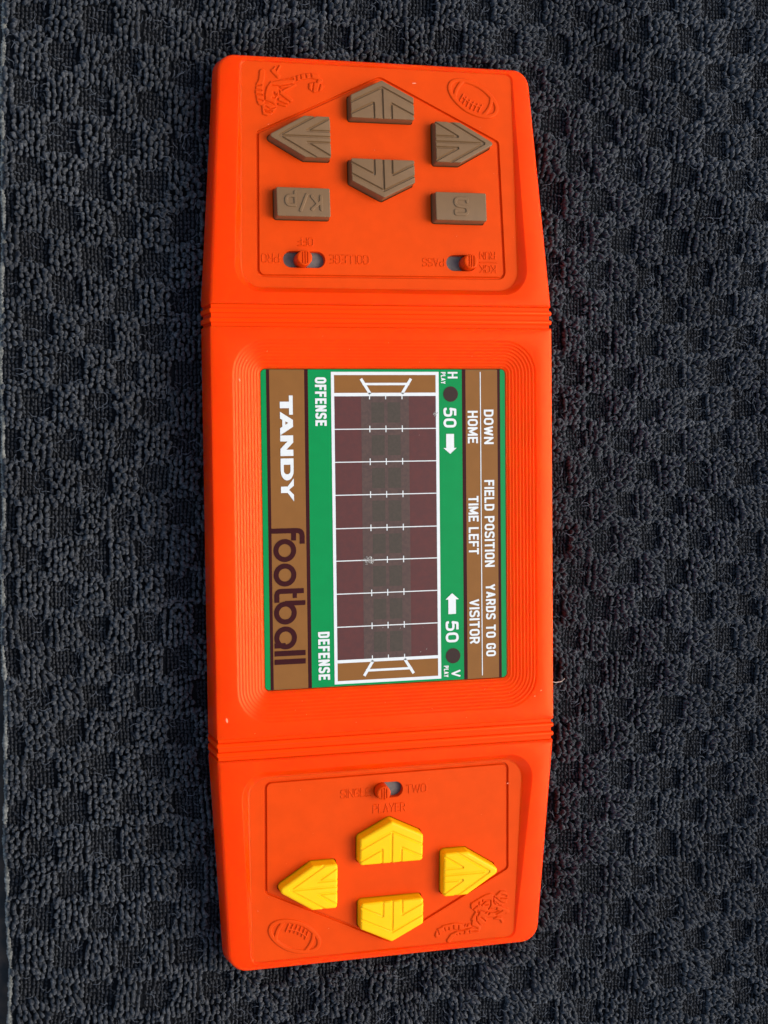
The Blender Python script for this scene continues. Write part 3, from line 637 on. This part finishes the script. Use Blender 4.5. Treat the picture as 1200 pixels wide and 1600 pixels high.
def tufts(kind):
    P = []
    if kind == 'pile':
        sx, sy = 8.0, 7.7
    else:
        sx, sy = 6.0, 6.0
    a = np.arange(-700, 1060, sx); b = np.arange(-1120, 1120, sy); A, B = np.meshgrid(a, b)
    if kind == 'pile': B = B+rng.uniform(0, sy, len(a))[None, :]
    A = A.ravel(); B = B.ravel()
    ia = np.floor(A/TW_).astype(int); ib = np.floor(B/TH_).astype(int); fb = B/TH_-ib; fa = A/TW_-ia
    par = (ia+ib) % 2 == 0
    # pile tiles spill over short sides of the flat tiles
    edge = .12+.04*np.sin(A/37+ib*1.7)+.04*np.sin(A/11)
    ab = np.abs(2*fb-1); raised = par | (ab > 1-2*edge)
    k = raised if kind == 'pile' else ~raised | (~par & (fb < .2))
    global OUT
    A, B, fa, fb, par = A[k], B[k], fa[k], fb[k], par[k]
    j = .12 if kind == 'pile' else .10
    x, y = warp(A+rng.normal(0, sx*j, A.shape), B+rng.normal(0, sy*j, A.shape))
    # height: domed tile, lower where it spills over
    qa, qb = 2*fa-1, 2*fb-1
    dome = np.where(par, 1-.30*np.abs(qa)**4-.15*np.abs(qb)**4, .66)
    lx = np.where(par, .26*qa**3, 0); ly = np.where(par, .2*qb**3, -.5*np.sign(qb)*(1-np.abs(qb)))
    return x, y, A, B, dome, lx, ly
def arch(nseg, nside, span, rise, r):
    V = []
    for i in range(nseg+1):
        t = math.pi*i/nseg; cy, cz = -math.cos(t)*span/2, math.sin(t)*rise
        ty, tz = math.sin(t)*span/2, math.cos(t)*rise; L = math.hypot(ty, tz)+1e-9; ty /= L; tz /= L
        rr = r*(.75+.35*math.sin(t))
        for k in range(nside):
            p = 2*math.pi*k/nside+.5*i
            V.append((rr*math.cos(p), cy+rr*math.sin(p)*(-tz), cz+rr*math.sin(p)*ty))
    F = [(i*nside+k, i*nside+(k+1) % nside, (i+1)*nside+(k+1) % nside, (i+1)*nside+k) for i in range(nseg) for k in range(nside)]
    return np.array(V), np.array(F)
def bake(name, m, x, y, z, protoV, protoF, sc_, yaw, leanx, leany, **kw):
    n = len(x); nv = len(protoV)
    V = protoV[None]*sc_[:, None, :]
    c, s = np.cos(yaw)[:, None], np.sin(yaw)[:, None]
    X = V[..., 0]*c-V[..., 1]*s; Y = V[..., 0]*s+V[..., 1]*c; Z = V[..., 2]
    X = X+Z*leanx[:, None]; Y = Y+Z*leany[:, None]
    W = np.stack([X+x[:, None], Y+y[:, None], Z+z[:, None]], -1).reshape(-1, 3)*S
    Fi = (protoF[None]+(np.arange(n)*nv)[:, None, None]).reshape(-1)
    me = bpy.data.meshes.new(name); me.vertices.add(len(W)); me.vertices.foreach_set('co', W.astype(np.float32).ravel())
    nf = n*len(protoF); w4 = protoF.shape[1]
    me.loops.add(nf*w4); me.loops.foreach_set('vertex_index', Fi.astype(np.int32))
    me.polygons.add(nf); me.polygons.foreach_set('loop_start', np.arange(0, nf*w4, w4, dtype=np.int32))
    me.polygons.foreach_set('use_smooth', np.ones(nf, bool)); me.update(calc_edges=True); me.validate()
    me.materials.append(m); o = bpy.data.objects.new(name, me); sc.collection.objects.link(o); o.parent = towel
    for k_, v_ in kw.items(): o[k_] = v_
    return o
def sel(x, y, *arrs):
    k = (x > edge_x(y)+3) & (x < TX1) & (y > TY0) & (y < TY1) & ~covered(x, y)
    return [q[k] for q in (x, y)+arrs]
x, y, A, B, dome, lx, ly = tufts('pile'); x, y, A, B, dome, lx, ly = sel(x, y, A, B, dome, lx, ly)
n = len(x); s_ = rng.uniform(.85, 1.18, n)
pv, pf = arch(4, 6, 4.4, 15, 2.85)
leanpatch = np.sin(A/61+1)*np.cos(B/83)
bake('terry_pile', M['pile'], x, y, wob(x, y)-4.0+(dome-1)*6+rng.normal(0, .9, n), pv, pf,
     np.stack([s_*rng.uniform(.9, 1.15, n), s_*rng.uniform(.9, 1.2, n), s_*dome*rng.uniform(.85, 1.2, n)], 1), rng.normal(0, .26, n)+.15*leanpatch,
     .16*leanpatch+lx+rng.normal(0, .10, n), .14*np.sin(A/140-B/90)+ly+rng.normal(0, .13, n), kind='stuff', label='raised squares of terry loops')
print('pile', n)
x, y, A, B, dome, lx, ly = tufts('weave'); x, y, A, B, dome = sel(x, y, A, B, dome); n = len(x)
pv, pf = arch(3, 5, 3.4, 2.4, 1.95)
s_ = rng.uniform(.85, 1.15, n)
bake('flat_weave', M['weave'], x, y, wob(x, y)+WD+rng.normal(0, .35, n), pv, pf, np.stack([s_, s_, s_], 1), rng.normal(0, .25, n), rng.normal(0, .15, n), rng.normal(0, .15, n), kind='stuff', label='sunken squares of flat weave')
print('weave', n)
# backing sheet
gx = np.linspace(-1, 1, 2)
xs = np.linspace(0, 1, 120); ys = np.linspace(TY0, TY1, 150); V = []; F = []
for yy in ys:
    e = float(edge_x(yy))
    for k in xs:
        xx = e+(TX1-e)*k; V.append((xx, yy, float(wob(xx, yy))-10.5))
for j in range(149):
    for i in range(119): q = j*120+i; F.append((q, q+1, q+121, q+120))
link('towel_backing', V, F, M['ground'], towel, raw=True)
# pale overlocked edge: yarn wrapped round the hem
pts = []; yy = TY0
V = []; F = []; ny = 900
for i in range(ny+1):
    yy = TY0+(TY1-TY0)*i/ny; cx = float(edge_x(yy))+1.5; cz = float(wob(cx, yy))-1+.8*math.sin(yy/9)
    for k in range(8):
        a_ = 2*math.pi*k/8; rr = 3.0+1.0*math.sin(yy*1.25+a_*1.0)+.8*math.sin(yy*.31+math.sin(yy*.07)*2)+.7*math.sin(yy*.113)
        V.append((cx+rr*math.cos(a_), yy, cz+rr*.9*math.sin(a_)))
for i in range(ny):
    for k in range(8): F.append((i*8+k, i*8+(k+1) % 8, (i+1)*8+(k+1) % 8, (i+1)*8+k))
link('hem_stitching', V, F, M['hem'], towel, raw=True, ang=80)
# loose fibres
nf_ = 14000; fx = rng.uniform(-575, 900, nf_); fy = rng.uniform(-1000, 1000, nf_)
k = ~covered(fx, fy, -4); fx, fy = fx[k], fy[k]; n = len(fx)
pv = np.array([(x_, y_, z_) for y_, z_, bx in ((-5, 0, 0), (-2.5, 1.6, .9), (0, 2.3, 1.5), (2.6, 1.8, .8), (5, .2, -.4)) for x_ in (bx-.22, bx+.22)])
pf = np.array([(2*i, 2*i+1, 2*i+3, 2*i+2) for i in range(4)])
s_ = rng.uniform(.5, 1.5, n)
bake('loose_fibres', M['fuzz'], fx, fy, wob(fx, fy)+rng.uniform(3, 7.5, n), pv, pf, np.stack([s_, s_, s_], 1), rng.uniform(0, 6.28, n), rng.normal(0, .3, n), rng.normal(0, .3, n), kind='stuff', label='loose lint fibres on the towel')

# a stray hair caught under the game
hp = [(282, -262), (296, -267), (306, -272), (318, -276), (330, -275), (338, -270)]
V = []; F = []; hz = [10, 11, 12, 13, 12, 8]
P = []
for i in range(len(hp)-1):
    for t in np.linspace(0, 1, 6, endpoint=False): P.append((hp[i][0]*(1-t)+hp[i+1][0]*t, hp[i][1]*(1-t)+hp[i+1][1]*t, hz[i]*(1-t)+hz[i+1]*t))
for i, (a_, b_, c_) in enumerate(P):
    for k in range(5): t = 2*math.pi*k/5; V.append((a_+.0*math.cos(t), b_+.75*math.cos(t), c_+.75*math.sin(t)))
for i in range(len(P)-1):
    for k in range(5): F.append((i*5+k, i*5+(k+1) % 5, (i+1)*5+(k+1) % 5, (i+1)*5+k))
link('stray_hair', V, F, M['hair'], None, raw=True, label='pale curved stray hair lying on the towel at the game\'s right edge', category='hair')
# surface below the towel
link('bedding', [(-3000, -3000, -34), (3000, -3000, -34), (3000, 3000, -34), (-3000, 3000, -34)], [(0, 1, 2, 3)], M['table'], None, smooth=False, raw=True, kind='structure')
for o in (towel, game): pass
